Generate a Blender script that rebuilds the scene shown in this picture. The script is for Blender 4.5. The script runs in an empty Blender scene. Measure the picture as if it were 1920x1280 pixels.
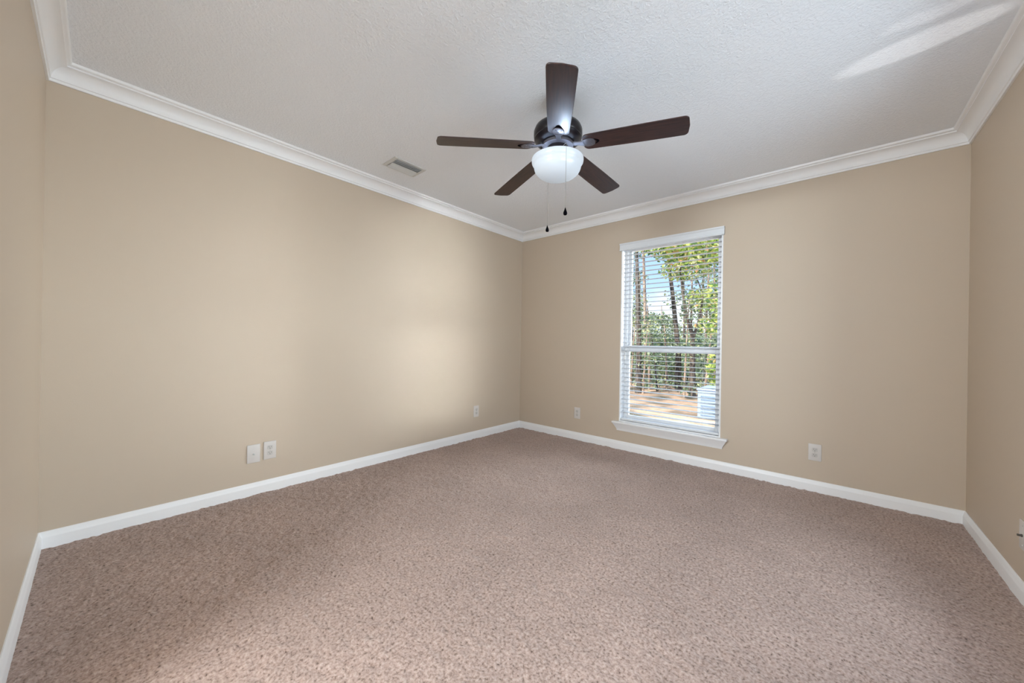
import bpy, bmesh, math, random
from mathutils import Vector, Matrix, noise

C = bpy.context.scene.collection
SC = bpy.context.scene
rnd = random.Random(7)

# ------------------------------------------------------------------ camera
CAM = Vector((2.963, -3.5392, 1.0756))
YAW, PITCH, ROLL, FPX = 0.7213, 0.0014, 0.0171, 681.93
fw = Vector((-math.sin(YAW) * math.cos(PITCH), math.cos(YAW) * math.cos(PITCH), math.sin(PITCH)))
rt = Vector((math.cos(YAW), math.sin(YAW), 0))
up = rt.cross(fw)
rt2 = rt * math.cos(ROLL) + up * math.sin(ROLL)
up2 = up * math.cos(ROLL) - rt * math.sin(ROLL)
cam = bpy.data.cameras.new('camera')
cam.sensor_fit = 'HORIZONTAL'
cam.sensor_width = 36.0
cam.lens = FPX * 36.0 / 1920.0
cam.clip_start = 0.02
cam.clip_end = 500
cam_o = bpy.data.objects.new('camera', cam)
M = Matrix((rt2, up2, -fw)).transposed().to_4x4()
M.translation = CAM
cam_o.matrix_world = M
C.objects.link(cam_o)
SC.camera = cam_o

# ------------------------------------------------------------------ exposure
SC.view_settings.view_transform = 'Standard'
SC.view_settings.look = 'None'
SC.view_settings.exposure = 0.02
SC.view_settings.gamma = 1.0
SC.view_settings.use_curve_mapping = False

# room size: x 0..W along the window wall, y 0..-L along the left wall
W, L, H = 3.594, 3.7276, 2.44
TH = 0.16

# ------------------------------------------------------------------ sky
world = bpy.data.worlds.new('sky')
SC.world = world
world.use_nodes = True
wn, wl = world.node_tree.nodes, world.node_tree.links
wn.clear()
w_out = wn.new('ShaderNodeOutputWorld')
w_bg = wn.new('ShaderNodeBackground')
w_tc = wn.new('ShaderNodeTexCoord')
w_sep = wn.new('ShaderNodeSeparateXYZ')
w_ramp = wn.new('ShaderNodeValToRGB')
w_ramp.color_ramp.elements[0].position = 0.0
w_ramp.color_ramp.elements[0].color = (0.42, 0.58, 0.82, 1)
w_ramp.color_ramp.elements[1].position = 0.5
w_ramp.color_ramp.elements[1].color = (0.17, 0.33, 0.66, 1)
w_map = wn.new('ShaderNodeMapping')
w_map.inputs['Scale'].default_value = (1.0, 1.0, 2.2)
w_noise = wn.new('ShaderNodeTexNoise')
w_noise.inputs['Scale'].default_value = 3.2
w_noise.inputs['Detail'].default_value = 6
w_cr = wn.new('ShaderNodeValToRGB')
w_cr.color_ramp.elements[0].position = 0.50
w_cr.color_ramp.elements[1].position = 0.66
w_mix = wn.new('ShaderNodeMix')
w_mix.data_type = 'RGBA'
w_mix.inputs['B'].default_value = (1.0, 1.0, 1.0, 1)
wl.new(w_tc.outputs['Generated'], w_sep.inputs[0])
wl.new(w_sep.outputs['Z'], w_ramp.inputs['Fac'])
wl.new(w_tc.outputs['Generated'], w_map.inputs['Vector'])
wl.new(w_map.outputs[0], w_noise.inputs['Vector'])
wl.new(w_noise.outputs['Fac'], w_cr.inputs['Fac'])
wl.new(w_cr.outputs['Color'], w_mix.inputs['Factor'])
wl.new(w_ramp.outputs['Color'], w_mix.inputs['A'])
wl.new(w_mix.outputs['Result'], w_bg.inputs['Color'])
w_bg.inputs['Strength'].default_value = 1.9
wl.new(w_bg.outputs[0], w_out.inputs[0])


def lamp(name, kind, loc, target, energy, color=(1, 1, 1), **kw):
    d = bpy.data.lights.new(name, kind)
    d.energy = energy
    d.color = color
    for k, v in kw.items():
        setattr(d, k, v)
    o = bpy.data.objects.new(name, d)
    o.location = loc
    o.rotation_euler = (Vector(target) - Vector(loc)).to_track_quat('-Z', 'Y').to_euler()
    C.objects.link(o)
    return o


# the sun stands behind the house and lights the trees from the front
lamp('sun', 'SUN', (0, -8, 8), (2.6, 0, 0.6), 8.0, (1.0, 0.93, 0.82), angle=0.01)
# area lamp added outside for daylight through both right-wall windows, out of the frame
W2A, W2B = -2.05, -1.16                                  # second window, and a third added for light, y ranges
W3A, W3B = -3.46, -2.54
lamp('daylight_yard', 'AREA', (W + 1.7, -2.35, 1.25), (0, -2.35, 1.15), 268,
     (0.83, 0.935, 1.0), shape='RECTANGLE', size=4.6, size_y=2.6)
# added fill lamp outside the first window, standing out of view to its right
lamp('window_fill', 'AREA', (3.7, 4.0, 2.0), (1.6, 0.0, 1.2), 600, (0.86, 0.94, 1.0), shape='RECTANGLE', size=2.4, size_y=2.2)
# sunlit ground and siding across the yard, seen from window 2: throws the soft window shape on the left wall
lamp('yard_reflection', 'AREA', (W + 6.0, -2.05, 0.55), (0.0, -1.25, 1.15), 11.5, (0.88, 0.95, 1.0),
     shape='RECTANGLE', size=1.5, size_y=0.5, spread=math.radians(22))
# two squeezed spots added in the window 2 recess, shaped as thin ceiling streaks
for gx, gy, tx, ty, ang, en in ((W + 0.036, -1.192, 3.235, -1.136, 18.5, 28), (W + 0.036, -1.300, 3.240, -1.312, 9.0, 14)):
    g_ = lamp('streak_spot', 'SPOT', (gx, gy, 0.60), (tx, ty, H), en, (1.0, 0.98, 0.95), shadow_soft_size=0.004,
              spot_size=math.radians(ang), spot_blend=0.55)
    g_.scale = (0.30, 1.0, 1.0)
# added fill lamp, unseen, shining in through the doorway behind the camera
lamp('doorway_fill', 'AREA', (1.50, -L - 1.05, 1.84), (2.4, 0.0, 1.5), 138, (0.82, 0.93, 1.0),
     shape='RECTANGLE', size=1.5, size_y=0.34)


# ------------------------------------------------------------------ materials
def srgb(r, g, b):
    def f(c):
        c /= 255.0
        return c / 12.92 if c <= 0.04045 else ((c + 0.055) / 1.055) ** 2.4
    return (f(r), f(g), f(b), 1.0)


def mat(name, color, rough=0.5, metallic=0.0, spec=0.5, coat=0.0, bump=None, trans=0.0):
    m = bpy.data.materials.new(name)
    m.use_nodes = True
    nt = m.node_tree
    b = nt.nodes['Principled BSDF']
    b.inputs['Base Color'].default_value = color
    b.inputs['Roughness'].default_value = rough
    b.inputs['Metallic'].default_value = metallic
    b.inputs['Specular IOR Level'].default_value = spec
    b.inputs['Coat Weight'].default_value = coat
    if bump:
        scale, strength, dist = bump[:3]
        tc = nt.nodes.new('ShaderNodeTexCoord')
        nz = nt.nodes.new('ShaderNodeTexNoise')
        nz.inputs['Scale'].default_value = scale
        nz.inputs['Detail'].default_value = 3
        bp = nt.nodes.new('ShaderNodeBump')
        bp.inputs['Strength'].default_value = strength
        bp.inputs['Distance'].default_value = dist
        nt.links.new(tc.outputs['Object'], nz.inputs['Vector'])
        nt.links.new(nz.outputs['Fac'], bp.inputs['Height'])
        nt.links.new(bp.outputs[0], b.inputs['Normal'])
    return m


def noise_color(m, stops, scale, detail=4, coord='Object', stretch=(1, 1, 1)):
    nt = m.node_tree
    b = nt.nodes['Principled BSDF']
    tc = nt.nodes.new('ShaderNodeTexCoord')
    mp = nt.nodes.new('ShaderNodeMapping')
    mp.inputs['Scale'].default_value = stretch
    nz = nt.nodes.new('ShaderNodeTexNoise')
    nz.inputs['Scale'].default_value = scale
    nz.inputs['Detail'].default_value = detail
    cr = nt.nodes.new('ShaderNodeValToRGB')
    els = cr.color_ramp.elements
    while len(els) < len(stops):
        els.new(0.5)
    for e, (p, c) in zip(els, stops):
        e.position = p
        e.color = c
    nt.links.new(tc.outputs[coord], mp.inputs['Vector'])
    nt.links.new(mp.outputs[0], nz.inputs['Vector'])
    nt.links.new(nz.outputs['Fac'], cr.inputs['Fac'])
    nt.links.new(cr.outputs['Color'], b.inputs['Base Color'])
    return cr


m_wall = mat('wall_paint', srgb(202, 185, 165), 0.55, spec=0.35, bump=(170, 0.10, 0.002))
m_white = mat('trim_paint', srgb(243, 241, 240), 0.4)
m_vinyl = mat('window_vinyl', srgb(240, 240, 240), 0.35)
m_slat = mat('blind_slat_white', srgb(226, 227, 229), 0.45)
m_slat_shade = mat('blind_slat_white_shaded', srgb(204, 207, 212), 0.45)  # the white slats again, greyed so the colour holds their shade
m_plate = mat('plate_plastic', srgb(214, 207, 201), 0.35)
m_recept = mat('receptacle_plastic', srgb(200, 194, 187), 0.4)
m_slot = mat('slot_dark', srgb(84, 78, 72), 0.6)
m_screw = mat('screw_metal', srgb(190, 186, 178), 0.35, metallic=0.8)
m_metal_dk = mat('fan_dark_bronze', srgb(24, 19, 22), 0.3, metallic=0.2, spec=0.4)
m_bracket = mat('bracket_bronze', srgb(96, 92, 96), 0.38, metallic=0.55)
m_void = mat('crescent_black', srgb(10, 9, 12), 1.0, spec=0.0)
m_pendant = mat('pendant_black', srgb(18, 14, 14), 0.35)
m_chain = mat('chain_metal', srgb(150, 146, 140), 0.4, metallic=0.6)
m_vent = mat('vent_enamel', srgb(214, 213, 210), 0.45)
m_ventdark = mat('duct_dark', srgb(205, 204, 201), 0.8)
m_cord = mat('blind_cord', srgb(240, 240, 238), 0.7)

# ceiling: splatter texture
m_ceil = mat('ceiling_texture', srgb(244, 246, 250), 0.75, spec=0.2)
nt = m_ceil.node_tree
tc = nt.nodes.new('ShaderNodeTexCoord')
nz = nt.nodes.new('ShaderNodeTexNoise')
nz.inputs['Scale'].default_value = 85
nz.inputs['Detail'].default_value = 2.5
nz.inputs['Distortion'].default_value = 0.6
cr = nt.nodes.new('ShaderNodeValToRGB')
cr.color_ramp.elements[0].position = 0.42
cr.color_ramp.elements[1].position = 0.64
bp = nt.nodes.new('ShaderNodeBump')
bp.inputs['Strength'].default_value = 0.5
bp.inputs['Distance'].default_value = 0.003
nt.links.new(tc.outputs['Object'], nz.inputs['Vector'])
nt.links.new(nz.outputs['Fac'], cr.inputs['Fac'])
nt.links.new(cr.outputs['Color'], bp.inputs['Height'])
nt.links.new(bp.outputs[0], nt.nodes['Principled BSDF'].inputs['Normal'])

# carpet: flecked frieze pile
m_carpet = mat('carpet_pile', srgb(170, 148, 135), 0.95, spec=0.05)
nt = m_carpet.node_tree
b = nt.nodes['Principled BSDF']
b.inputs['Sheen Weight'].default_value = 0.15
tc = nt.nodes.new('ShaderNodeTexCoord')
n1 = nt.nodes.new('ShaderNodeTexNoise')
n1.inputs['Scale'].default_value = 95
n1.inputs['Detail'].default_value = 3
n1.inputs['Roughness'].default_value = 0.6
r1 = nt.nodes.new('ShaderNodeValToRGB')
els = r1.color_ramp.elements
els[0].position = 0.27
els[0].color = srgb(90, 72, 64)
els[1].position = 0.76
els[1].color = srgb(200, 180, 170)
for p_, c_ in ((0.40, srgb(155, 132, 121)), (0.52, srgb(177, 153, 142))):
    e = els.new(p_)
    e.color = c_
n2 = nt.nodes.new('ShaderNodeTexNoise')
n2.inputs['Scale'].default_value = 2.6
n2.inputs['Detail'].default_value = 3
r2 = nt.nodes.new('ShaderNodeValToRGB')
r2.color_ramp.elements[0].position = 0.38
r2.color_ramp.elements[0].color = (0.94, 0.94, 0.94, 1)
r2.color_ramp.elements[1].position = 0.66
r2.color_ramp.elements[1].color = (1.05, 1.05, 1.05, 1)
mx = nt.nodes.new('ShaderNodeMix')
mx.data_type = 'RGBA'
mx.blend_type = 'MULTIPLY'
mx.inputs['Factor'].default_value = 1.0
bp = nt.nodes.new('ShaderNodeBump')
bp.inputs['Strength'].default_value = 0.5
bp.inputs['Distance'].default_value = 0.006
for n in (n1, n2):
    nt.links.new(tc.outputs['Object'], n.inputs['Vector'])
nt.links.new(n1.outputs['Fac'], r1.inputs['Fac'])
nt.links.new(n2.outputs['Fac'], r2.inputs['Fac'])
nt.links.new(r1.outputs['Color'], mx.inputs['A'])
nt.links.new(r2.outputs['Color'], mx.inputs['B'])
nt.links.new(mx.outputs['Result'], b.inputs['Base Color'])
nt.links.new(n1.outputs['Fac'], bp.inputs['Height'])
nt.links.new(bp.outputs[0], b.inputs['Normal'])

# fan blade: dark walnut laminate with a satin lacquer
m_blade = mat('blade_walnut', srgb(40, 22, 20), 0.5, spec=0.35, coat=0.35)
m_blade.node_tree.nodes['Principled BSDF'].inputs['Coat Roughness'].default_value = 0.25
m_blade.node_tree.nodes['Principled BSDF'].inputs['Coat IOR'].default_value = 1.5
noise_color(m_blade, [(0.35, srgb(34, 17, 16)), (0.65, srgb(56, 31, 27))], 6, 4, 'Object', (1.2, 14, 1))

# frosted bowl of the light, lit by the bulb inside
m_globe = bpy.data.materials.new('frosted_glass')
m_globe.use_nodes = True
nt = m_globe.node_tree
nt.nodes.clear()
o_ = nt.nodes.new('ShaderNodeOutputMaterial')
tl = nt.nodes.new('ShaderNodeBsdfTranslucent')
tl.inputs['Color'].default_value = (0.030, 0.034, 0.038, 1)
df = nt.nodes.new('ShaderNodeBsdfDiffuse')
df.inputs['Color'].default_value = (0.45, 0.47, 0.50, 1)
gl = nt.nodes.new('ShaderNodeBsdfGlossy')
gl.inputs['Roughness'].default_value = 0.15
em = nt.nodes.new('ShaderNodeEmission')
em.inputs['Color'].default_value = (0.80, 0.91, 1.0, 1)
em.inputs['Strength'].default_value = 0.28
a1 = nt.nodes.new('ShaderNodeAddShader')
a2 = nt.nodes.new('ShaderNodeAddShader')
ms = nt.nodes.new('ShaderNodeMixShader')
ms.inputs[0].default_value = 0.05
nt.links.new(tl.outputs[0], a1.inputs[0])
nt.links.new(df.outputs[0], a1.inputs[1])
nt.links.new(a1.outputs[0], a2.inputs[0])
nt.links.new(em.outputs[0], a2.inputs[1])
nt.links.new(a2.outputs[0], ms.inputs[1])
nt.links.new(gl.outputs[0], ms.inputs[2])
nt.links.new(ms.outputs[0], o_.inputs[0])


def glass_mat(name, refl=0.015, tint=(0.96, 0.98, 0.98, 1)):
    m = bpy.data.materials.new(name)
    m.use_nodes = True
    nt = m.node_tree
    nt.nodes.clear()
    o = nt.nodes.new('ShaderNodeOutputMaterial')
    t = nt.nodes.new('ShaderNodeBsdfTransparent')
    t.inputs[0].default_value = tint
    g = nt.nodes.new('ShaderNodeBsdfGlossy')
    g.inputs['Roughness'].default_value = 0.02
    x = nt.nodes.new('ShaderNodeMixShader')
    x.inputs[0].default_value = refl
    nt.links.new(t.outputs[0], x.inputs[1])
    nt.links.new(g.outputs[0], x.inputs[2])
    nt.links.new(x.outputs[0], o.inputs[0])
    return m


m_glass = glass_mat('window_glass')


# ------------------------------------------------------------------ mesh helpers
class MB:
    def __init__(self):
        self.bm = bmesh.new()

    def box(self, x0, y0, z0, x1, y1, z1, bevel=0.0, seg=2):
        t = bmesh.new()
        bmesh.ops.create_cube(t, size=1.0)
        for v in t.verts:
            v.co = Vector(((x0 + x1) / 2 + v.co.x * (x1 - x0), (y0 + y1) / 2 + v.co.y * (y1 - y0),
                           (z0 + z1) / 2 + v.co.z * (z1 - z0)))
        if bevel > 0:
            bmesh.ops.bevel(t, geom=t.edges[:], offset=bevel, segments=seg, affect='EDGES', profile=0.5)
        return self.add(t)

    def add(self, t, mtx=None):
        if mtx is not None:
            t.transform(mtx)
        me = bpy.data.meshes.new('tmp')
        t.to_mesh(me)
        t.free()
        self.bm.from_mesh(me)
        bpy.data.meshes.remove(me)
        return self

    def lathe(self, prof, seg=48, closed=False, mtx=None):
        t = bmesh.new()
        rings = []
        for r, z in prof:
            if r < 1e-5:
                rings.append([t.verts.new((0, 0, z))])
            else:
                rings.append([t.verts.new((r * math.cos(2 * math.pi * k / seg), r * math.sin(2 * math.pi * k / seg), z))
                              for k in range(seg)])
        n = len(rings)
        for i in range(n if closed else n - 1):
            a, c = rings[i], rings[(i + 1) % n]
            for k in range(seg):
                k2 = (k + 1) % seg
                if len(a) == 1 and len(c) == 1:
                    continue
                if len(a) == 1:
                    t.faces.new((a[0], c[k], c[k2]))
                elif len(c) == 1:
                    t.faces.new((a[k], c[0], a[k2]))
                else:
                    t.faces.new((a[k], c[k], c[k2], a[k2]))
        bmesh.ops.recalc_face_normals(t, faces=t.faces[:])
        return self.add(t, mtx)

    def tube(self, pts, radii, seg=10, cap=True):
        t = bmesh.new()
        pts = [Vector(p) for p in pts]
        if not hasattr(radii, '__len__'):
            radii = [radii] * len(pts)
        rings = []
        ref = None
        for i, p in enumerate(pts):
            d = (pts[min(i + 1, len(pts) - 1)] - pts[max(i - 1, 0)]).normalized()
            if ref is None:
                ref = Vector((1, 0, 0)) if abs(d.x) < 0.9 else Vector((0, 1, 0))
            u = (ref - d * ref.dot(d)).normalized()
            ref = u
            v = d.cross(u)
            rings.append([t.verts.new(p + (u * math.cos(2 * math.pi * k / seg) + v * math.sin(2 * math.pi * k / seg)) * radii[i])
                          for k in range(seg)])
        for a, c in zip(rings, rings[1:]):
            for k in range(seg):
                t.faces.new((a[k], a[(k + 1) % seg], c[(k + 1) % seg], c[k]))
        if cap:
            t.faces.new(list(reversed(rings[0])))
            t.faces.new(rings[-1])
        bmesh.ops.recalc_face_normals(t, faces=t.faces[:])
        return self.add(t)

    def prism(self, pts2, thick, mtx=None, bevel=0.0):
        """outline in XY, extruded along +Z by thick"""
        t = bmesh.new()
        f = t.faces.new([t.verts.new((x, y, 0)) for x, y in pts2])
        r = bmesh.ops.extrude_face_region(t, geom=[f])
        for v in r['geom']:
            if isinstance(v, bmesh.types.BMVert):
                v.co.z += thick
        bmesh.ops.recalc_face_normals(t, faces=t.faces[:])
        if bevel > 0:
            es = [e for e in t.edges if len(e.link_faces) == 2 and e.calc_face_angle(0) > 0.7]
            bmesh.ops.bevel(t, geom=es, offset=bevel, segments=2, affect='EDGES', profile=0.5)
        return self.add(t, mtx)

    def build(self, name, material, parent=None, smooth=None):
        me = bpy.data.meshes.new(name)
        self.bm.to_mesh(me)
        self.bm.free()
        for m in (material if isinstance(material, (list, tuple)) else [material]):
            me.materials.append(m)
        o = bpy.data.objects.new(name, me)
        C.objects.link(o)
        if parent is not None:
            o.parent = parent
        if smooth:
            for p in me.polygons:
                p.use_smooth = True
            try:
                me.set_sharp_from_angle(angle=math.radians(smooth))
            except Exception:
                pass
        return o


def empty(name, loc, rot=(0, 0, 0)):
    o = bpy.data.objects.new(name, None)
    o.empty_display_size = 0.1
    o.location = loc
    o.rotation_euler = rot
    C.objects.link(o)
    return o


def tag(o, label, cat, group=None, kind=None):
    o['label'] = label
    o['category'] = cat
    if group:
        o['group'] = group
    if kind:
        o['kind'] = kind
    return o


def structure(o, label, cat):
    return tag(o, label, cat, None, 'structure')


# ------------------------------------------------------------------ room shell
# window openings
WX0, WX1, WZ0, WZ1 = 1.330, 2.252, 0.285, 2.094          # window 1, in the window wall
D0, D1, DZ = 1.46, 2.34, 2.03                             # doorway added in the front wall to let fill light in

o = MB()
o.box(-TH, 0, -0.05, WX0, TH, H).box(WX1, 0, -0.05, W + TH, TH, H)
o.box(WX0, 0, -0.05, WX1, TH, WZ0).box(WX0, 0, WZ1, WX1, TH, H)
structure(o.build('wall_back', m_wall), 'beige wall holding the tall white window with the blind', 'wall')
o = MB().box(-TH, -L - TH, -0.05, 0, 0, H)
structure(o.build('wall_left', m_wall), 'long beige wall on the left with the paired plates and soft daylight', 'wall')
o = MB()
o.box(W, -L - TH, -0.05, W + TH, W3A, H).box(W, W3B, -0.05, W + TH, W2A, H).box(W, W2B, -0.05, W + TH, 0, H)
for ya, yb in ((W2A, W2B), (W3A, W3B)):
    o.box(W, ya, -0.05, W + TH, yb, WZ0).box(W, ya, WZ1, W + TH, yb, H)
structure(o.build('wall_right', m_wall), 'beige wall at the right edge of the room', 'wall')
o = MB()
o.box(0, -L - TH, -0.05, D0, -L, H).box(D1, -L - TH, -0.05, W, -L, H).box(D0, -L - TH, DZ, D1, -L, H)
structure(o.build('wall_front', m_wall), 'beige wall at the left edge of the picture, nearest the camera', 'wall')
o = MB().box(-TH, -L - TH, H, W + TH, TH, H + 0.15)
structure(o.build('ceiling', m_ceil), 'white textured ceiling around the fan', 'ceiling')
# unseen shell added beyond the doorway to keep the sun out
o = MB()
hx0, hx1, hy0, hy1 = 0.5, 2.9, -L - TH - 1.7, -L - TH
o.box(hx0, hy0, -0.05, hx0 + 0.1, hy1, H).box(hx1 - 0.1, hy0, -0.05, hx1, hy1, H)
o.box(hx0, hy0, -0.05, hx1, hy0 + 0.1, H).box(hx0, hy0, H, hx1, hy1, H + 0.1)
o.box(hx0, hy0, -0.1, hx1, hy1, -0.05)
structure(o.build('hall_sun_block', m_wall), 'beige hall shell added beyond the doorway to block the sun', 'wall')

# carpet: a fine grid with a tufted surface
NX, NY = 330, 340
verts, faces = [], []
for j in range(NY + 1):
    for i in range(NX + 1):
        x = W * i / NX
        y = -L * j / NY
        z = 0.0055 * noise.noise((x * 42, y * 42, 0.3)) + 0.003 * noise.noise((x * 11, y * 11, 5.1)) \
            + 0.004 * noise.noise((x * 85, y * 85, 2.7))
        verts.append((x, y, z))
for j in range(NY):
    for i in range(NX):
        a = j * (NX + 1) + i
        faces.append((a, a + NX + 1, a + NX + 2, a + 1))
me = bpy.data.meshes.new('floor')
me.from_pydata(verts, [], faces)
me.materials.append(m_carpet)
for p in me.polygons:
    p.use_smooth = True
o = bpy.data.objects.new('floor', me)
C.objects.link(o)
structure(o, 'brownish pink flecked carpet covering the whole floor', 'carpet floor')
o = MB().box(-TH, -L - TH, -0.12, W + TH, TH, -0.05)
structure(o.build('floor_slab', m_ventdark), 'slab beneath the carpet', 'floor')

# moulding runs with mitred ends. profile = (distance out from wall, z)
CORN = [(0, -L), (0, 0), (W, 0), (W, -L)]                 # left wall, back wall, right wall, front wall


def run(name, a, c, prof, mtl, label, cat):
    a, c = Vector((a[0], a[1], 0)), Vector((c[0], c[1], 0))
    d = (c - a).normalized()
    n = Vector((d.y, -d.x, 0))                            # inward for this winding
    t = bmesh.new()
    A = [t.verts.new(a + d * u + n * u + Vector((0, 0, z))) for u, z in prof]
    B = [t.verts.new(c - d * u + n * u + Vector((0, 0, z))) for u, z in prof]
    k = len(prof)
    for i in range(k):
        t.faces.new((A[i], B[i], B[(i + 1) % k], A[(i + 1) % k]))
    t.faces.new(A)
    t.faces.new(list(reversed(B)))
    bmesh.ops.recalc_face_normals(t, faces=t.faces[:])
    return structure(MB().add(t).build(name, mtl, smooth=28), label, cat)


BB = [(0, -0.03), (0.0135, -0.03), (0.0135, 0.052), (0.0125, 0.058), (0.0095, 0.064), (0.008, 0.071), (0.0055, 0.079), (0.003, 0.083), (0, 0.083)]
# crown: small bead on the wall, cove, bead on the ceiling
zc = 2.345
CR = [(0, zc), (0.009, zc), (0.011, zc + 0.004), (0.011, zc + 0.012), (0.016, zc + 0.015)]
for k in range(9):
    a = math.radians(k * 90 / 8)
    CR.append((0.016 + 0.050 * (1 - math.cos(a)), zc + 0.017 + 0.054 * math.sin(a)))
CR += [(0.069, zc + 0.0715), (0.069, zc + 0.078)]
for k in range(5):
    a = math.radians(-90 + k * 90 / 4)
    CR.append((0.074 + 0.009 * math.cos(a), zc + 0.086 + 0.006 * math.sin(a)))
CR += [(0.085, H), (0, H)]
walls4 = [('left', CORN[0], CORN[1]), ('back', CORN[1], CORN[2]), ('right', CORN[2], CORN[3])]
wlab = {'left': 'long left wall', 'back': 'window wall', 'right': 'right wall', 'front': 'near wall at left edge'}
for s, a, c in walls4:
    run('baseboard_' + s, a, c, BB, m_white, 'white baseboard along the foot of the ' + wlab[s], 'baseboard')
run('baseboard_front', (D0 - 0.06, -L), (0, -L), BB, m_white, 'white baseboard along the foot of the ' + wlab['front'], 'baseboard')
for i, (s, a, c) in enumerate(walls4 + [('front', CORN[3], CORN[0])]):
    run('trim_%d' % (i + 1), a, c, CR, m_white, 'white crown moulding along the top of the ' + wlab[s], 'crown moulding')
# door casing round the added doorway
o = MB()
for y0, y1 in ((-L, -L + 0.016), (-L - TH - 0.016, -L - TH)):
    o.box(D0 - 0.06, y0, 0.0, D0, y1, DZ + 0.06).box(D1, y0, 0.0, D1 + 0.06, y1, DZ + 0.06).box(D0, y0, DZ, D1, y1, DZ + 0.06)
structure(o.build('trim_5', m_white), 'white casing round the added doorway behind the camera', 'door casing')


# ------------------------------------------------------------------ windows
def make_window(name, label, width, z0, z1, horn=0.058):
    """local frame: x along the wall 0..width, y outward through the wall (0 = room face), z up"""
    r = empty(name, (0, 0, 0))
    structure(r, label, 'window')
    lin = 0.012
    f = MB()                                              # painted return of the opening
    f.box(0, 0.0, z0, lin, TH, z1).box(width - lin, 0.0, z0, width, TH, z1).box(lin, 0.0, z1 - lin, width - lin, TH, z1)
    f.box(lin, 0.0, z0, width - lin, TH, z0 + 0.008)
    f.build('jamb_liner', m_vinyl, r)
    y0, y1 = 0.085, 0.155
    f = MB()
    fr = 0.026
    a, c = lin, width - lin
    f.box(a, y0, z0 + 0.008, a + fr, y1, z1 - lin, 0.003).box(c - fr, y0, z0 + 0.008, c, y1, z1 - lin, 0.003)
    f.box(a + fr, y0, z1 - lin - fr, c - fr, y1, z1 - lin, 0.003).box(a + fr, y0, z0 + 0.008, c - fr, y1, z0 + 0.026, 0.003)
    f.build('window_frame', m_vinyl, r)
    a, c = a + fr, c - fr
    zm0, zm1 = 0.997, 1.062
    s = MB()                                              # lower sash, room side
    w = 0.024
    s.box(a, 0.088, z0 + 0.026, a + w, 0.118, zm1, 0.003).box(c - w, 0.088, z0 + 0.026, c, 0.118, zm1, 0.003)
    s.box(a + w, 0.088, z0 + 0.026, c - w, 0.118, z0 + 0.058, 0.003).box(a + w, 0.088, zm0, c - w, 0.118, zm1, 0.004)
    lo = s.build('lower_sash', m_vinyl, r)
    MB().box(a + w, 0.101, z0 + 0.058, c - w, 0.105, zm0).build('pane', m_glass, lo)
    l = MB()
    l.box((a + c) / 2 - 0.022, 0.080, zm1 - 0.012, (a + c) / 2 + 0.022, 0.089, zm1 + 0.002, 0.002)
    l.build('sash_lock', m_vinyl, lo)
    s = MB()
    s.box(a, 0.121, zm0 + 0.01, a + w, 0.150, z1 - lin - fr, 0.003).box(c - w, 0.121, zm0 + 0.01, c, 0.150, z1 - lin - fr, 0.003)
    s.box(a + w, 0.121, z1 - lin - fr - 0.018, c - w, 0.150, z1 - lin - fr, 0.003).box(a + w, 0.121, zm0 + 0.01, c - w, 0.150, zm1 - 0.008, 0.003)
    us = s.build('upper_sash', m_vinyl, r)
    MB().box(a + w, 0.133, zm1 - 0.008, c - w, 0.137, z1 - lin - fr - 0.018).build('pane', m_glass, us)
    # stool with a sloping apron that returns to the wall at both ends
    st = MB()
    st.box(-horn, -0.052, z0 - 0.018, width + horn, 0.0, z0, 0.004)
    st.box(0.0, -0.002, z0 - 0.018, width, 0.085, z0 + 0.0085)
    t = bmesh.new()
    prof = [(-0.046, z0 - 0.018), (-0.042, z0 - 0.026), (-0.034, z0 - 0.040), (-0.020, z0 - 0.066), (-0.014, z0 - 0.082), (-0.012, z0 - 0.094)]
    A, B, A0, B0 = [], [], [], []
    for y, z in prof:
        e = -y + horn - 0.058
        A.append(t.verts.new((-e - 0.005, y, z)))
        B.append(t.verts.new((width + e + 0.005, y, z)))
        A0.append(t.verts.new((-e - 0.005, 0, z)))
        B0.append(t.verts.new((width + e + 0.005, 0, z)))
    for i in range(len(prof) - 1):
        t.faces.new((A[i], B[i], B[i + 1], A[i + 1]))
        t.faces.new((A0[i], A[i], A[i + 1], A0[i + 1]))
        t.faces.new((B[i], B0[i], B0[i + 1], B[i + 1]))
    t.faces.new((A[-1], B[-1], B0[-1], A0[-1]))
    t.faces.new((A[0], A0[0], B0[0], B[0]))
    bmesh.ops.recalc_face_normals(t, faces=t.faces[:])
    st.add(t)
    st.build('window_sill', m_white, r, smooth=30)
    return r


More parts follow.
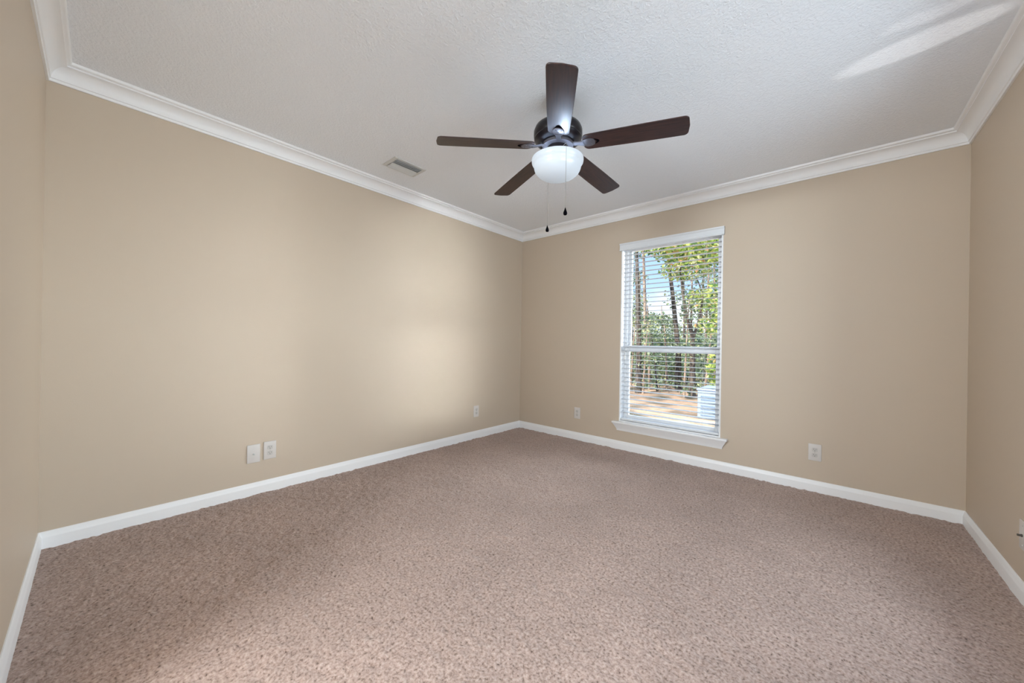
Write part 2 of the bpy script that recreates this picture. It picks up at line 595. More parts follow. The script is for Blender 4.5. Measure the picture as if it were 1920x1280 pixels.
def make_blind(name, label, width, z0, z1, pitch_deg):
    """hangs inside the opening; same local frame as the window"""
    r = empty(name, (0, 0, 0))
    tag(r, label, 'window blind')
    v = MB()                                              # moulded valance with short returns
    x0, x1 = -0.012, width + 0.010
    vz0, vz1 = z1 - 0.068, z1 + 0.004
    prof = [(-0.004, vz0), (-0.022, vz0), (-0.024, vz0 + 0.006), (-0.019, vz0 + 0.012), (-0.019, vz1 - 0.018), (-0.026, vz1 - 0.010), (-0.028, vz1), (-0.004, vz1)]
    t = bmesh.new()
    A = [t.verts.new((x0, y, z)) for y, z in prof]
    B = [t.verts.new((x1, y, z)) for y, z in prof]
    k = len(prof)
    for i in range(k):
        t.faces.new((A[i], A[(i + 1) % k], B[(i + 1) % k], B[i]))
    t.faces.new(A)
    t.faces.new(B)
    bmesh.ops.recalc_face_normals(t, faces=t.faces[:])
    v.add(t)
    v.box(x0, -0.006, vz0 + 0.004, x0 + 0.006, -0.0005, vz1).box(x1 - 0.006, -0.006, vz0 + 0.004, x1, -0.0005, vz1)
    v.build('valance', m_slat, r)
    MB().box(0.014, 0.010, z1 - 0.036, width - 0.014, 0.064, z1 - 0.013, 0.003).build('head_rail', m_slat, r)
    s = MB()
    sp = 0.0445
    yc = 0.040
    zb = z0 + 0.052
    n = int((z1 - 0.050 - zb) / sp)
    ca, sa = math.cos(math.radians(pitch_deg)), math.sin(math.radians(pitch_deg))
    for i in range(1, n + 1):
        zc_ = zb + i * sp
        t = bmesh.new()
        rows = []
        for q in range(5):                                # crowned cross-section
            u = -0.025 + 0.05 * q / 4
            hgt = 0.0022 * (1 - (u / 0.025) ** 2)
            yy = yc + u * ca
            zz = zc_ + u * sa + hgt
            rows.append((yy, zz))
        prof = [(y, z + 0.0013) for y, z in rows] + [(y, z - 0.0013) for y, z in reversed(rows)]
        A = [t.verts.new((0.017, y, z)) for y, z in prof]
        B = [t.verts.new((width - 0.017, y, z)) for y, z in prof]
        k = len(prof)
        for j in range(k):
            t.faces.new((A[j], A[(j + 1) % k], B[(j + 1) % k], B[j]))
        t.faces.new(A)
        t.faces.new(B)
        bmesh.ops.recalc_face_normals(t, faces=t.faces[:])
        s.add(t)
    s.build('slats', m_slat_shade, r)
    MB().box(0.015, yc - 0.026, z0 + 0.012, width - 0.015, yc + 0.026, z0 + 0.032, 0.004).build('bottom_rail', m_slat, r)
    for fx in (0.16, 0.84):
        c = MB()
        for yy in (yc - 0.0262, yc + 0.0262):
            c.tube([(width * fx, yy, z0 + 0.03), (width * fx, yy, z1 - 0.06)], 0.0007, 5)
        c.build('ladder_cord', m_cord, r)
    c = MB()
    c.tube([(0.050, 0.006, z1 - 0.06), (0.050, 0.006, 0.965)], 0.0012, 6)
    pc = c.build('pull_cord', m_cord, r)
    MB().lathe([(0.0, 0.968), (0.003, 0.966), (0.004, 0.958), (0.009, 0.925), (0.009, 0.919), (0.0, 0.919)], 12,
               mtx=Matrix.Translation((0.050, 0.006, 0))).build('tassel', m_cord, pc, smooth=40)
    return r


w1 = make_window('window_1', 'tall white single-hung window looking onto woods', WX1 - WX0, WZ0, WZ1)
w1.location = (WX0, 0, 0)
b1 = make_blind('window_blind', 'white two-inch slat blind with open slats hanging in the tall window', WX1 - WX0, WZ0, WZ1, 1.5)
b1.location = (WX0, 0, 0)
w2 = make_window('window_2', 'white single-hung window in the right wall, out of the picture', W2B - W2A, WZ0, WZ1, 0.010)
w2.location = (W, W2B, 0)
w2.rotation_euler = (0, 0, -math.pi / 2)
w3 = make_window('added_window', 'unseen white window added in the right wall beside the camera to let in light', W3B - W3A, WZ0, WZ1)  # added to light the near left corner
w3.location = (W, W3B, 0)
w3.rotation_euler = (0, 0, -math.pi / 2)


# ------------------------------------------------------------------ wall plates
def plate_root(name, label, cat, pos, rz, group=None):
    r = empty(name, pos, (0, 0, rz))
    return tag(r, label, cat, group)


def cover(r, w=0.076, h=0.124):
    return MB().box(-w / 2, -0.0065, -h / 2, w / 2, 0.0, h / 2, 0.003, 3).build('cover_plate', m_plate, r, smooth=35)


def make_outlet(label, pos, rz):
    """local: x along the wall, -y into the room"""
    r = plate_root('wall_outlet', label, 'outlet', pos, rz, 'duplex outlets on the walls')
    cover(r)
    for s in (-1, 1):
        out = []
        for k in range(24):
            a = 2 * math.pi * k / 24
            out.append((max(-0.0165, min(0.0165, 0.0195 * math.cos(a))), max(-0.0145, min(0.0145, 0.0175 * math.sin(a)))))
        mtx = Matrix.Translation((0, -0.0062, s * 0.0195)) @ Matrix.Rotation(math.pi / 2, 4, 'X')
        rc = MB().prism(out, 0.0022, mtx).build('receptacle', m_recept, r)
        sl = MB()
        for dx, hh in ((-0.0063, 0.008), (0.0063, 0.0065)):
            sl.box(dx - 0.0011, -0.0088, s * 0.0195 + 0.0005, dx + 0.0011, -0.0083, s * 0.0195 + 0.0005 + hh)
        sl.lathe([(0.0, -0.00025), (0.0026, -0.00025), (0.0026, 0.00025), (0.0, 0.00025)], 12,
                 mtx=Matrix.Translation((0, -0.00855, s * 0.0195 - 0.0065)) @ Matrix.Rotation(math.pi / 2, 4, 'X'))
        sl.build('slots', m_slot, rc)
    MB().lathe([(0.0, -0.001), (0.003, -0.001), (0.0034, 0.0005), (0.0, 0.0005)], 14,
               mtx=Matrix.Translation((0, -0.0070, 0)) @ Matrix.Rotation(math.pi / 2, 4, 'X')).build('screw', m_screw, r)
    return r


def make_jack(label, pos, rz, stub):
    r = plate_root('cable_jack', label, 'cable jack', pos, rz, 'cable jacks on the walls')
    cover(r)
    rot = Matrix.Rotation(math.pi / 2, 4, 'X')
    MB().lathe([(0.0, 0.0), (0.0062, 0.0), (0.0062, 0.004), (0.0046, 0.004), (0.0046, stub), (0.0032, stub), (0.0032, stub - 0.003), (0.0, stub - 0.003)],
               16, mtx=Matrix.Translation((0, -0.0064, -0.004 if stub < 0.012 else 0)) @ rot).build('coax_connector', m_slot if stub > 0.012 else m_ventdark, r)
    for s in (-1, 1):
        sc = MB()
        sc.lathe([(0.0, 0.0), (0.003, 0.0), (0.003, 0.0012), (0.0, 0.0012)], 12, mtx=Matrix.Translation((0, -0.0064, s * 0.042)) @ rot)
        sc.build('screw', m_plate, r)
    return r


RL = math.pi / 2                                          # plates on the left wall: local -y -> +x
make_jack('white cable jack plate with one dark centre hole, left of the paired plates', (0, -2.829, 0.282), RL, 0.008)
make_outlet('white duplex outlet right beside the cable jack on the left wall', (0, -2.733, 0.288), RL)
make_outlet('small white duplex outlet on the left wall near the far corner', (0, -0.756, 0.300), RL)
make_outlet('white duplex outlet on the window wall, between far corner and window', (0.8395, 0, 0.297), 0)
make_outlet('white duplex outlet on the window wall, to the right of the window', (2.8775, 0, 0.2915), 0)
make_jack('white cable jack plate cut by the right edge of the photo', (W, -0.908, 0.2815), -math.pi / 2, 0.014)


# ------------------------------------------------------------------ ceiling register
vx0, vx1, vy0, vy1 = 0.325, 0.512, -2.100, -1.822
r = empty('air_vent', ((vx0 + vx1) / 2, (vy0 + vy1) / 2, H))
tag(r, 'white metal air vent in the ceiling beside the left crown moulding', 'air vent')
hx, hy = (vx1 - vx0) / 2, (vy1 - vy0) / 2
f = MB()
bw = 0.028
f.box(-hx, -hy, -0.006, hx, -hy + bw, 0, 0.002).box(-hx, hy - bw, -0.006, hx, hy, 0, 0.002)
f.box(-hx, -hy + bw, -0.006, -hx + bw, hy - bw, 0, 0.002).box(hx - bw, -hy + bw, -0.006, hx, hy - bw, 0, 0.002)
f.build('frame', m_vent, r)
MB().box(-hx + bw, -hy + bw, -0.0012, hx - bw, hy - bw, 0.0).build('duct_opening', m_ventdark, r)
nl = 6
lv = MB()
for k in range(nl):
    x = -hx + bw + (k + 0.5) * (2 * hx - 2 * bw) / nl
    s = -1 if k < nl / 2 else 1
    t = bmesh.new()
    bmesh.ops.create_cube(t, size=1.0)
    for v in t.verts:
        v.co = Vector((v.co.x * 0.026, v.co.y * (2 * hy - 2 * bw), v.co.z * 0.0012))
    lv.add(t, Matrix.Translation((x, 0, -0.0095)) @ Matrix.Rotation(math.radians(32 * s), 4, 'Y'))
lv.build('louvres', m_vent, r)


# ------------------------------------------------------------------ ceiling fan
FX, FY = 1.8035, -1.8632
fan = empty('ceiling_fan', (FX, FY, H))
tag(fan, 'dark brown five-blade ceiling fan with a lit frosted bowl light', 'ceiling fan')


def fz(z):
    return z - H


MB().lathe([(0.0, 0), (0.068, 0), (0.068, -0.012), (0.062, -0.035), (0.040, -0.058), (0.018, -0.064), (0.0, -0.064)], 40).build('canopy', m_metal_dk, fan, smooth=35)
MB().lathe([(0.0, -0.06), (0.013, -0.06), (0.013, fz(2.29)), (0.0, fz(2.29))], 20).build('downrod', m_metal_dk, fan, smooth=35)
MB().lathe([(0.0, fz(2.300)), (0.030, fz(2.300)), (0.060, fz(2.293)), (0.105, fz(2.282)), (0.126, fz(2.268)), (0.134, fz(2.248)),
            (0.134, fz(2.222)), (0.129, fz(2.212)), (0.131, fz(2.205)), (0.124, fz(2.196)), (0.106, fz(2.184)), (0.094, fz(2.181)),
            (0.094, fz(2.178)), (0.0, fz(2.178))], 56).build('motor_housing', m_metal_dk, fan, smooth=35)
MB().lathe([(0.0, fz(2.179)), (0.086, fz(2.179)), (0.086, fz(2.164)), (0.075, fz(2.160)), (0.0, fz(2.160))], 48).build('flywheel', m_bracket, fan, smooth=35)
MB().lathe([(0.0, fz(2.161)), (0.058, fz(2.161)), (0.060, fz(2.138)), (0.060, fz(2.112)), (0.066, fz(2.108)), (0.066, fz(2.102)), (0.0, fz(2.102))], 48).build('switch_housing', m_metal_dk, fan, smooth=35)
# light: fitter arms and frosted bowl (open on top, wall about 4 mm)
for k in range(3):
    a = math.radians(30 + 120 * k)
    f = MB()
    f.tube([(0.055 * math.cos(a), 0.055 * math.sin(a), fz(2.103)), (0.134 * math.cos(a), 0.134 * math.sin(a), fz(2.097)), (0.137 * math.cos(a), 0.137 * math.sin(a), fz(2.092))], 0.004, 8)
    f.build('fitter_arm', m_bracket, fan)
outer = [(0.1385, 2.098), (0.1425, 2.095), (0.1432, 2.086), (0.1415, 2.075), (0.1365, 2.067), (0.1325, 2.063), (0.1300, 2.054)]
for k in range(1, 13):
    a = math.radians(90 * k / 12)
    outer.append((0.1300 * math.cos(a) ** 0.85 if k < 12 else 0.0, 2.054 - 0.070 * math.sin(a)))
globe = MB().lathe([(r_, fz(z_)) for r_, z_ in outer], 64)
globe = globe.build('light_shade', m_globe, fan, smooth=40)
globe['label'] = 'glowing frosted white glass bowl'
sol = globe.modifiers.new('wall', 'SOLIDIFY')
sol.thickness = 0.003
sol.offset = -1
bulb = lamp('bulb', 'POINT', (FX, FY, 2.088), (FX, FY, 0), 6.0, (0.60, 0.76, 1.0), shadow_soft_size=0.022)

# blades: slightly drooping plane, each pitched about 10 degrees
def blade_outline():
    pts = []
    r0, r1 = 0.142, 0.660
    hw0, hw1 = 0.056, 0.0635
    def arc(cx, cy, rad, a0, a1, n=6):
        return [(cx + rad * math.cos(math.radians(a0 + (a1 - a0) * i / n)), cy + rad * math.sin(math.radians(a0 + (a1 - a0) * i / n))) for i in range(n + 1)]
    pts += arc(r0 + 0.030, -hw0 + 0.030, 0.030, 180, 270)
    n = 8
    for i in range(1, n):
        u = i / n
        pts.append((r0 + 0.03 + (r1 - r0 - 0.05) * u, -(hw0 + (hw1 - hw0) * u + 0.002 * math.sin(math.pi * u))))
    pts += arc(r1 - 0.022, -hw1 + 0.022, 0.022, 270, 355)
    pts += [(r1 + 0.004, 0)]
    pts += arc(r1 - 0.022, hw1 - 0.022, 0.022, 5, 90)
    for i in range(n - 1, 0, -1):
        u = i / n
        pts.append((r0 + 0.03 + (r1 - r0 - 0.05) * u, hw0 + (hw1 - hw0) * u + 0.002 * math.sin(math.pi * u)))
    pts += arc(r0 + 0.030, hw0 - 0.030, 0.030, 90, 180)
    return pts


def bracket_mesh():
    m = MB()
    # arm from the flywheel, then a spade plate under the blade with an open crescent
    t = bmesh.new()
    secs = [(0.066, 0.017, 0.006), (0.090, 0.014, 0.004), (0.112, 0.013, 0.0), (0.130, 0.016, -0.0035), (0.148, 0.022, -0.0045)]
    prev = None
    for x, hw, z in secs:
        ring = [t.verts.new((x, -hw, z)), t.verts.new((x, hw, z)), t.verts.new((x, hw * 0.8, z - 0.006)), t.verts.new((x, -hw * 0.8, z - 0.006))]
        if prev:
            for k in range(4):
                t.faces.new((prev[k], prev[(k + 1) % 4], ring[(k + 1) % 4], ring[k]))
        else:
            t.faces.new(list(reversed(ring)))
        prev = ring
    t.faces.new(prev)
    bmesh.ops.recalc_face_normals(t, faces=t.faces[:])
    m.add(t)
    out = []
    for k in range(13):                                   # outer edge of the spade, concave crescent at its end
        a = math.radians(-105 + 210 * k / 12)
        out.append((0.172 + 0.040 * math.cos(a) * (0.9 if abs(a) < 0.5 else 1), 0.030 * math.sin(a)))
    m.prism([(0.140, -0.020)] + out + [(0.140, 0.020)], 0.004, Matrix.Translation((0, 0, -0.0085)), 0.001)
    for px, py in ((0.164, 0.0), (0.187, 0.015), (0.187, -0.015)):
        m.lathe([(0.0, -0.0105), (0.003, -0.0105), (0.0042, -0.0085), (0.0, -0.0085)], 10, mtx=Matrix.Translation((px, py, 0)))
    return m


bl_out = blade_outline()
PH = 17.70
dz = [0.013, 0.010, -0.006, -0.016, -0.003]
blade_mesh = crescent_mesh = None
for k in range(5):
    ang = math.radians(PH + 72 * k)
    base = Matrix.Rotation(ang, 4, 'Z')
    tilt = Matrix.Rotation(-math.atan2(dz[k] - 0.040, 0.66), 4, 'Y')
    pit = Matrix.Rotation(math.radians(-10.0), 4, 'X')
    mtx = Matrix.Translation((0, 0, fz(2.169))) @ base @ tilt @ pit
    if blade_mesh is None:
        bl = MB().prism(bl_out, 0.006, Matrix.Translation((0, 0, -0.0045)), 0.0015).build('blade', m_blade, fan)
        blade_mesh = bl.data
        br = bracket_mesh().build('blade_bracket', m_bracket, bl, smooth=35)
        bracket_data = br.data
        hole = MB()                                       # black crescent plate, painted shade of the opening at the bracket's end
        o1, o2 = [], []
        for i in range(11):
            a = math.radians(-62 + 124 * i / 10)
            o1.append((0.168 + 0.048 * math.cos(a), 0.022 * math.sin(a) / math.sin(math.radians(62))))
            o2.append((0.168 + 0.048 * math.cos(a) + 0.014 * math.cos(math.radians(-90 + 180 * i / 10)), 0.022 * math.sin(a) / math.sin(math.radians(62))))
        hole.prism(o1 + list(reversed(o2[1:-1])), 0.0018, Matrix.Translation((0, 0, -0.0066)))
        ho = hole.build('opening_shade', m_void, bl)
        hole_data = ho.data
    else:
        bl = bpy.data.objects.new('blade', blade_mesh)
        C.objects.link(bl)
        bl.parent = fan
        for nm, dat in (('blade_bracket', bracket_data), ('opening_shade', hole_data)):
            ch = bpy.data.objects.new(nm, dat)
            C.objects.link(ch)
            ch.parent = bl
    bl.matrix_local = mtx

# pull chains with teardrop pendants
cd = Vector((CAM.x - FX, CAM.y - FY, 0)).normalized()
cr_ = Vector((-cd.y, cd.x, 0))
for s, off, side, zend in (('near', 0.152, 0.044, 1.752), ('far', -0.152, -0.054, 1.760)):
    p = cd * off + cr_ * side
    q = p.normalized() * 0.058
    ch = MB()
    pts = [(q.x, q.y, fz(2.122)), ((q.x + p.x) / 2, (q.y + p.y) / 2, fz(2.118)), (p.x * 0.985, p.y * 0.985, fz(2.106)), (p.x, p.y, fz(2.094)), (p.x, p.y, fz(zend) + 0.014)]
    ch.tube(pts, 0.0009, 6)
    co = ch.build('pull_chain', m_chain, fan)
    MB().lathe([(0.0, 0.020), (0.0022, 0.017), (0.004, 0.009), (0.0092, -0.005), (0.0104, -0.012), (0.0074, -0.019), (0.0, -0.021)], 16,
               mtx=Matrix.Translation((p.x, p.y, fz(zend)))).build('pendant', m_void, co, smooth=50)

# ------------------------------------------------------------------ outdoors
m_ground = mat('leaf_litter', srgb(150, 120, 95), 0.9, spec=0.1, bump=(6, 0.6, 0.05))
noise_color(m_ground, [(0.30, srgb(84, 82, 70)), (0.45, srgb(140, 122, 104)), (0.58, srgb(200, 164, 138)), (0.72, srgb(128, 128, 104))], 1.6, 9)
m_bark_d = mat('bark_dark', srgb(66, 56, 50), 0.9, spec=0.1)
noise_color(m_bark_d, [(0.35, srgb(56, 52, 50)), (0.65, srgb(122, 110, 100))], 7, 5, 'Object', (3, 3, 0.5))
m_bark_l = mat('bark_light', srgb(150, 128, 112), 0.9, spec=0.1)
noise_color(m_bark_l, [(0.35, srgb(110, 92, 80)), (0.65, srgb(190, 168, 150))], 7, 5, 'Object', (3, 3, 0.5))


def leaf_mat(name, col, tr):
    m = bpy.data.materials.new(name)
    m.use_nodes = True
    nt = m.node_tree
    nt.nodes.clear()
    o = nt.nodes.new('ShaderNodeOutputMaterial')
    d = nt.nodes.new('ShaderNodeBsdfDiffuse')
    t = nt.nodes.new('ShaderNodeBsdfTranslucent')
    d.inputs[0].default_value = col
    t.inputs[0].default_value = (min(1, col[0] * 1.2), min(1, col[1] * 1.2), col[2], 1)
    x = nt.nodes.new('ShaderNodeMixShader')
    x.inputs[0].default_value = tr
    nt.links.new(d.outputs[0], x.inputs[1])
    nt.links.new(t.outputs[0], x.inputs[2])
    nt.links.new(x.outputs[0], o.inputs[0])
    return m


LEAF_Y = [leaf_mat('leaf_yellow_green', srgb(196, 206, 120), 0.4), leaf_mat('leaf_mid_green', srgb(150, 172, 96), 0.4),
          leaf_mat('leaf_deep_green', srgb(96, 124, 78), 0.3), leaf_mat('leaf_pale', srgb(226, 222, 168), 0.4), leaf_mat('leaf_orange', srgb(214, 164, 120), 0.3)]
LEAF_D = [leaf_mat('needle_green', srgb(128, 148, 118), 0.3), leaf_mat('needle_grey_green', srgb(160, 172, 148), 0.3),
          leaf_mat('needle_dark', srgb(92, 110, 92), 0.3), leaf_mat('needle_light', srgb(192, 198, 150), 0.3), leaf_mat('needle_olive', srgb(156, 156, 120), 0.3)]


def ray_at(px, py, Y):
    d = fw + rt2 * ((px - 960) / FPX) + up2 * ((640 - py) / FPX)
    return CAM + d * ((Y - CAM.y) / d.y)


GZ = -0.35


def leaves(blobs, n, size, mats, parent, rg, name='foliage', weights=(4, 4, 3, 2, 1)):
    """blobs: list of (centre, radii); n leaves in all, each a small bent leaf of two triangles pairs"""
    vs, fs, mi = [], [], []
    vol = [b_[1][0] * b_[1][1] * b_[1][2] for b_ in blobs]
    for _ in range(n):
        c, rr = rg.choices(blobs, vol)[0]
        while True:
            p = Vector((rg.uniform(-1, 1), rg.uniform(-1, 1), rg.uniform(-1, 1)))
            if 0.05 < p.length < 1:
                break
        p = Vector(c) + Vector((p.x * rr[0], p.y * rr[1], p.z * rr[2]))
        u = Vector((rg.gauss(0, 1), rg.gauss(0, 1), rg.gauss(0, 0.7))).normalized()
        v = u.cross(Vector((rg.gauss(0, 1), rg.gauss(0, 1), rg.gauss(0, 1)))).normalized()
        w = u.cross(v)
        s = size * rg.uniform(0.6, 1.4)
        i = len(vs)
        vs += [p - u * s * 0.6, p - v * s * 0.28 + w * s * 0.08, p + u * s * 0.6, p + v * s * 0.28 + w * s * 0.08]
        fs += [(i, i + 1, i + 2), (i, i + 2, i + 3)]
        k = rg.choices(range(len(mats)), weights)[0]
        mi += [k, k]
    me = bpy.data.meshes.new(name)
    me.from_pydata(vs, [], fs)
    for m in mats:
        me.materials.append(m)
    for p, k in zip(me.polygons, mi):
        p.material_index = k
    o = bpy.data.objects.new(name, me)
    C.objects.link(o)
    if parent is not None:
        o.parent = parent
    return o


def tree(name, label, cat, base, trunk_pts, r0, bark, blobs, n, size, mats, seed, group=None, branches=()):
    """all points in world space; made local to the tree's base"""
    rg = random.Random(seed)
    r = empty(name, base)
    tag(r, label, cat, group)
    base = Vector(base)
    pts = [Vector(p) - base for p in trunk_pts]
    k = len(pts) - 1
    t = MB()
    t.tube(pts, [r0 * (1.15 if i == 0 else 1 - 0.6 * i / k) for i in range(k + 1)], 10)
    t.build('trunk', bark, r, smooth=60)
    for bp_, br_ in branches:
        q = [Vector(p) - base for p in bp_]
        MB().tube(q, [br_ * (1 - 0.7 * i / (len(q) - 1)) for i in range(len(q))], 8).build('branch', bark, r, smooth=60)
    if n:
        leaves([(Vector(c) - base, rr) for c, rr in blobs], n, size, mats, r, rg)
    return r


def G(px, Y):
    p = ray_at(px, 640, Y)
    return Vector((p.x, Y, GZ))


def line(pix, Y, root=True):
    pts = [ray_at(x, y, Y) for x, y in pix]
    if root:
        pts = [Vector((pts[0].x, Y, GZ))] + pts
    return pts


MB().box(-60, 0.30, GZ - 0.3, 60, 90, GZ).build('ground_outside', m_ground)
structure(bpy.data.objects['ground_outside'], 'orange-brown leaf litter on the ground outside the window', 'ground')

# near trunks, laid along where the photo shows them
pl = line([(1198, 650), (1196, 560), (1194, 480), (1192, 380)], 6.9)
tree('pine_tree', 'tall dark pine trunk nearest the left side of the window', 'tree', pl[0], pl, 0.088, m_bark_d,
     [(ray_at(1188, 440, 6.9), (0.75, 0.7, 0.5)), (ray_at(1186, 590, 7.0), (0.3, 0.4, 0.4))], 700, 0.11, LEAF_D, 1)
pl = line([(1210, 650), (1209, 560), (1206, 460), (1204, 380)], 11)
tree('pine_tree', 'thinner brownish pine trunk just right of the leftmost dark trunk', 'tree', pl[0], pl, 0.085, m_bark_l,
     [(ray_at(1206, 440, 11), (1.0, 1.0, 0.7)), (ray_at(1203, 610, 11.2), (0.5, 0.5, 0.5))], 700, 0.12, LEAF_D, 2)
pl = line([(1272, 660), (1267, 610), (1261, 550), (1252, 480), (1246, 420)], 9)
tree('leaning_tree', 'slim dark tree leaning left, in the middle of the window', 'tree', pl[0], pl, 0.10, m_bark_d,
     [(ray_at(1258, 455, 9), (1.1, 0.9, 0.45))], 700, 0.11, LEAF_Y, 3)
pl = line([(1299, 665), (1300, 630)], 7.5)
tree('oak_tree', 'forked dark oak whose two stems part above the middle window rail', 'tree', pl[0], pl, 0.085, m_bark_d,
     [(ray_at(1285, 505, 7.5), (0.75, 0.6, 0.32)), (ray_at(1318, 560, 7.6), (0.45, 0.5, 0.35)), (ray_at(1300, 470, 7.4), (1.1, 0.7, 0.4))], 1900, 0.10, LEAF_Y, 4,
     branches=[(line([(1300, 632), (1289, 600), (1281, 555), (1277, 520), (1273, 470)], 7.5, False), 0.055),
               (line([(1300, 632), (1309, 605), (1318, 560), (1312, 535), (1306, 520)], 7.5, False), 0.04)])
pl = line([(1392, 660), (1388, 560), (1378, 460)], 5.0)
tree('broadleaf_tree', 'yellow-green leafy tree overhanging the top right of the window', 'tree', pl[0], pl, 0.10, m_bark_d,
     [(ray_at(1335, 470, 5.2), (0.75, 0.6, 0.35)), (ray_at(1285, 462, 5.2), (0.7, 0.5, 0.22)), (ray_at(1225, 455, 5.0), (0.75, 0.5, 0.16)), (ray_at(1180, 462, 5.2), (0.4, 0.4, 0.16)),
      (ray_at(1350, 560, 5.2), (0.28, 0.4, 0.5)), (ray_at(1330, 610, 5.6), (0.28, 0.4, 0.22))], 2300, 0.10, LEAF_Y, 5)
p = G(1345, 5.4)
tree('leafy_shrub', 'bright yellow-green shrub at the right side of the lower sash', 'shrub', p, [p, p + Vector((0.02, 0, 0.4)), p + Vector((0.05, 0, 0.9))], 0.02, m_bark_l,
     [(p + Vector((0, 0, 0.9)), (0.22, 0.3, 0.45)), (p + Vector((0.1, 0, 0.5)), (0.25, 0.3, 0.3))], 380, 0.10, LEAF_Y, 6)

# woods behind: thin trunks at growing distances, each with its own crown
woods = [(1186, 15, 0.07, 0), (1222, 18, 0.09, 1), (1236, 22, 0.10, 0), (1251, 16, 0.05, 1), (1284, 19, 0.08, 0), (1296, 14, 0.055, 1),
         (1312, 24, 0.11, 0), (1322, 11.8, 0.05, 1), (1334, 30, 0.11, 0), (1346, 17.5, 0.08, 1), (1176, 20, 0.1, 1), (1262, 26, 0.1, 0), (1204, 25, 0.1, 1), (1362, 21, 0.1, 0)]
wl_ = ['far pine trunk at the left edge of the view, behind the dark pine', 'pale far trunk a little right of the brownish pine',
       'dim far trunk standing beneath the open patch of sky', 'thin pale stem left of the leaning tree', 'far dark trunk between leaning tree and forked oak',
       'thin pale stem just left of the forked oak', 'far dark trunk just right of the forked oak', 'slender pale stem further right of the forked oak',
       'far dark trunk behind the yellow-green foliage', 'pale trunk at the right side behind the shrub', 'far trunk hidden by the left window frame',
       'very far trunk directly behind the leaning tree', 'very far trunk between the two left pines', 'far trunk beyond the right window frame']
for i, (px, Y, r0, k) in enumerate(woods):
    lean = rnd.uniform(-0.3, 0.3)
    b_ = G(px, Y)
    hgt = rnd.uniform(6, 9) if not (1215 < px < 1275) else rnd.uniform(3.4, 4.2)
    pl = [b_, b_ + Vector((lean * 0.3, 0, hgt * 0.4)), b_ + Vector((lean, 0, hgt * 0.75)), b_ + Vector((lean * 1.2, 0, hgt))]
    bl_ = [(b_ + Vector((lean + rnd.uniform(-0.4, 0.4), 0, hgt * f_)), (rnd.uniform(0.8, 1.3), 0.9, rnd.uniform(0.4, 0.8))) for f_ in (0.55, 0.75, 0.95)]
    if 1215 < px < 1275:
        bl_ = [(b_ + Vector((lean, 0, hgt * f_)), (0.7, 0.7, 0.35)) for f_ in (0.5, 0.8)]
    tree('forest_tree', wl_[i], 'tree', b_, pl, r0, (m_bark_d, m_bark_l)[k], bl_, 420, 0.16, LEAF_D, 20 + i, 'trees in the woods behind')
sh = [(1182, 12, 0.9), (1216, 14, 0.8), (1240, 20, 1.1), (1256, 24, 1.5), (1280, 16, 1.2), (1306, 20.5, 1.7), (1330, 22.5, 1.5), (1350, 13.6, 1.6), (1226, 28, 1.8), (1290, 30, 2.2), (1196, 17.5, 1.7), (1268, 13.2, 0.6), (1318, 33, 2.7),
      (1188, 9.8, 1.0), (1222, 11.4, 0.95), (1248, 9.8, 0.85), (1290, 11.2, 1.1), (1322, 9.2, 1.15), (1236, 16.6, 1.2)]
sl_ = ['understory bush at the left edge of the view', 'low bush beside the brownish pine', 'bush in the gap beneath the open sky', 'far bush left of the leaning tree',
       'bush between the leaning tree and the forked oak', 'tall bush behind the forked oak', 'bush behind the yellow-green foliage', 'dense bush at the right edge of the view',
       'very far thicket beneath the open sky', 'very far thicket behind the leaning tree', 'far thicket behind the two left pines', 'small low bush at the foot of the leaning tree',
       'very far thicket at the right of the forked oak',
       'near bush at the foot of the leftmost dark pine', 'near bush right of the two left pines', 'near bush just left of the leaning tree', 'near bush behind the forked oak base', 'near bush behind the pale blue box', 'middle bush filling the gap under the open sky']
for i, (px, Y, hh) in enumerate(sh):
    b_ = G(px, Y)
    w_ = Y * (0.085 if Y > 12 else 0.06)
    tree('forest_shrub', sl_[i], 'shrub', b_, [b_, b_ + Vector((0, 0, hh * 0.5)), b_ + Vector((0.05, 0, hh))], 0.025, m_bark_d,
         [(b_ + Vector((0, 0, hh * 0.75)), (w_, 0.8, hh * 0.75)), (b_ + Vector((rnd.uniform(-0.5, 0.5), 0, hh * 1.2)), (w_ * 0.6, 0.6, hh * 0.5))],
         620, 0.10 + Y * 0.004, LEAF_D, 60 + i, 'bushes in the woods behind')

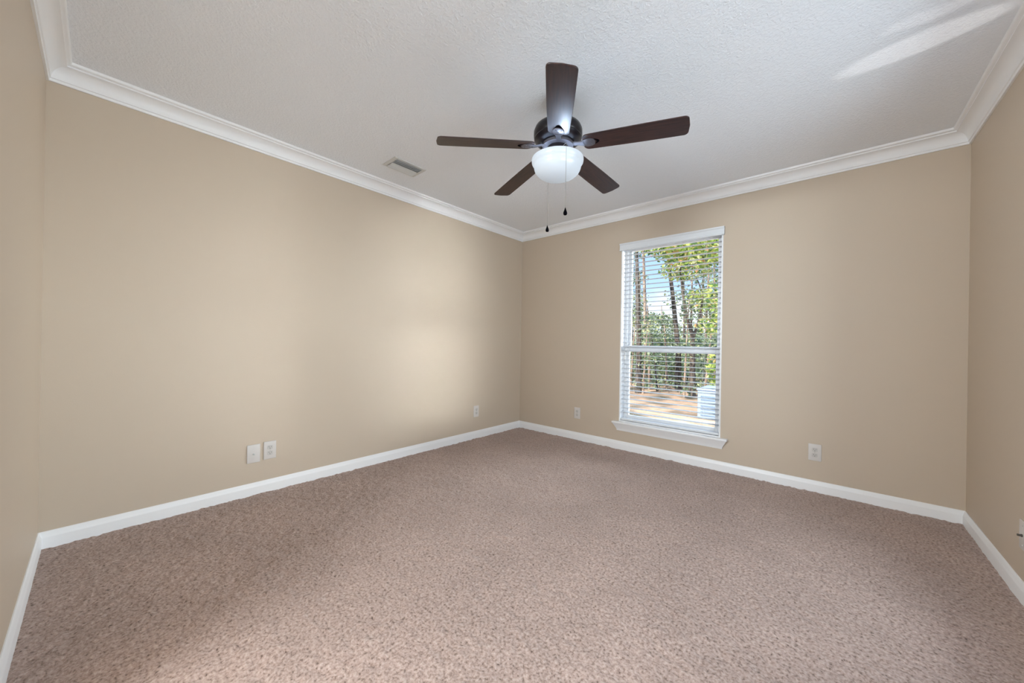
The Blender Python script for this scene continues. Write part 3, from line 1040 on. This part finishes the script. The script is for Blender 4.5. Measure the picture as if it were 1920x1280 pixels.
# saplings standing on the litter in front of the woods
sap = [(1184, 8.2, 0.035, 1), (1207, 6.9, 0.028, 1), (1218, 8.0, 0.04, 1), (1234, 7.7, 0.03, 0), (1252, 8.3, 0.035, 1), (1284, 7.0, 0.03, 1), (1296, 8.6, 0.04, 0), (1322, 6.7, 0.03, 1)]
sapl = ['pale sapling beside the leftmost dark pine', 'thin pale sapling just right of the leftmost dark pine', 'pale sapling right of the two left pines',
        'thin dark sapling under the open patch of sky', 'pale sapling a little left of the leaning tree', 'pale sapling between leaning tree and forked oak',
        'dark sapling close behind the forked oak', 'thin pale sapling behind the pale blue box']
for i, (px, Y, r0, k) in enumerate(sap):
    b_ = G(px, Y)
    ln = rnd.uniform(-0.25, 0.25)
    hg = rnd.uniform(1.9, 2.7)
    tree('sapling', sapl[i], 'sapling', b_, [b_, b_ + Vector((ln * 0.4, 0, hg * 0.5)), b_ + Vector((ln, 0, hg))], r0, (m_bark_d, m_bark_l)[k],
         [(b_ + Vector((ln, 0, hg * 0.9)), (0.3, 0.3, 0.4)), (b_ + Vector((ln * 0.4, 0, hg * 0.5)), (0.3, 0.3, 0.3)), (b_ + Vector((0.1, 0, 0.25)), (0.35, 0.3, 0.2))],
         210, 0.09, LEAF_D, 90 + i, 'saplings in front of the woods')

# pale blue metal box in the yard, lower right of the view
m_box = mat('pale_blue_metal', srgb(150, 168, 198), 0.5)
m_box_d = mat('louvre_blue_grey', srgb(108, 128, 150), 0.6)
p0 = ray_at(1308, 728, 4.2)
r = empty('utility_box', (p0.x + 0.42, 4.6, GZ))
tag(r, 'pale blue metal utility box outside, low at the right of the lower sash', 'utility box')
zt = p0.z - GZ
MB().box(-0.42, -0.40, 0.0, 0.42, 0.40, zt - 0.03, 0.015).build('cabinet', m_box, r)
MB().box(-0.44, -0.42, zt - 0.03, 0.44, 0.42, zt, 0.012).build('lid', m_box, r)
g = MB()
for k in range(7):
    g.box(-0.36, -0.408, 0.06 + k * 0.06, 0.36, -0.398, 0.085 + k * 0.06)
g.build('grille', m_box_d, r)
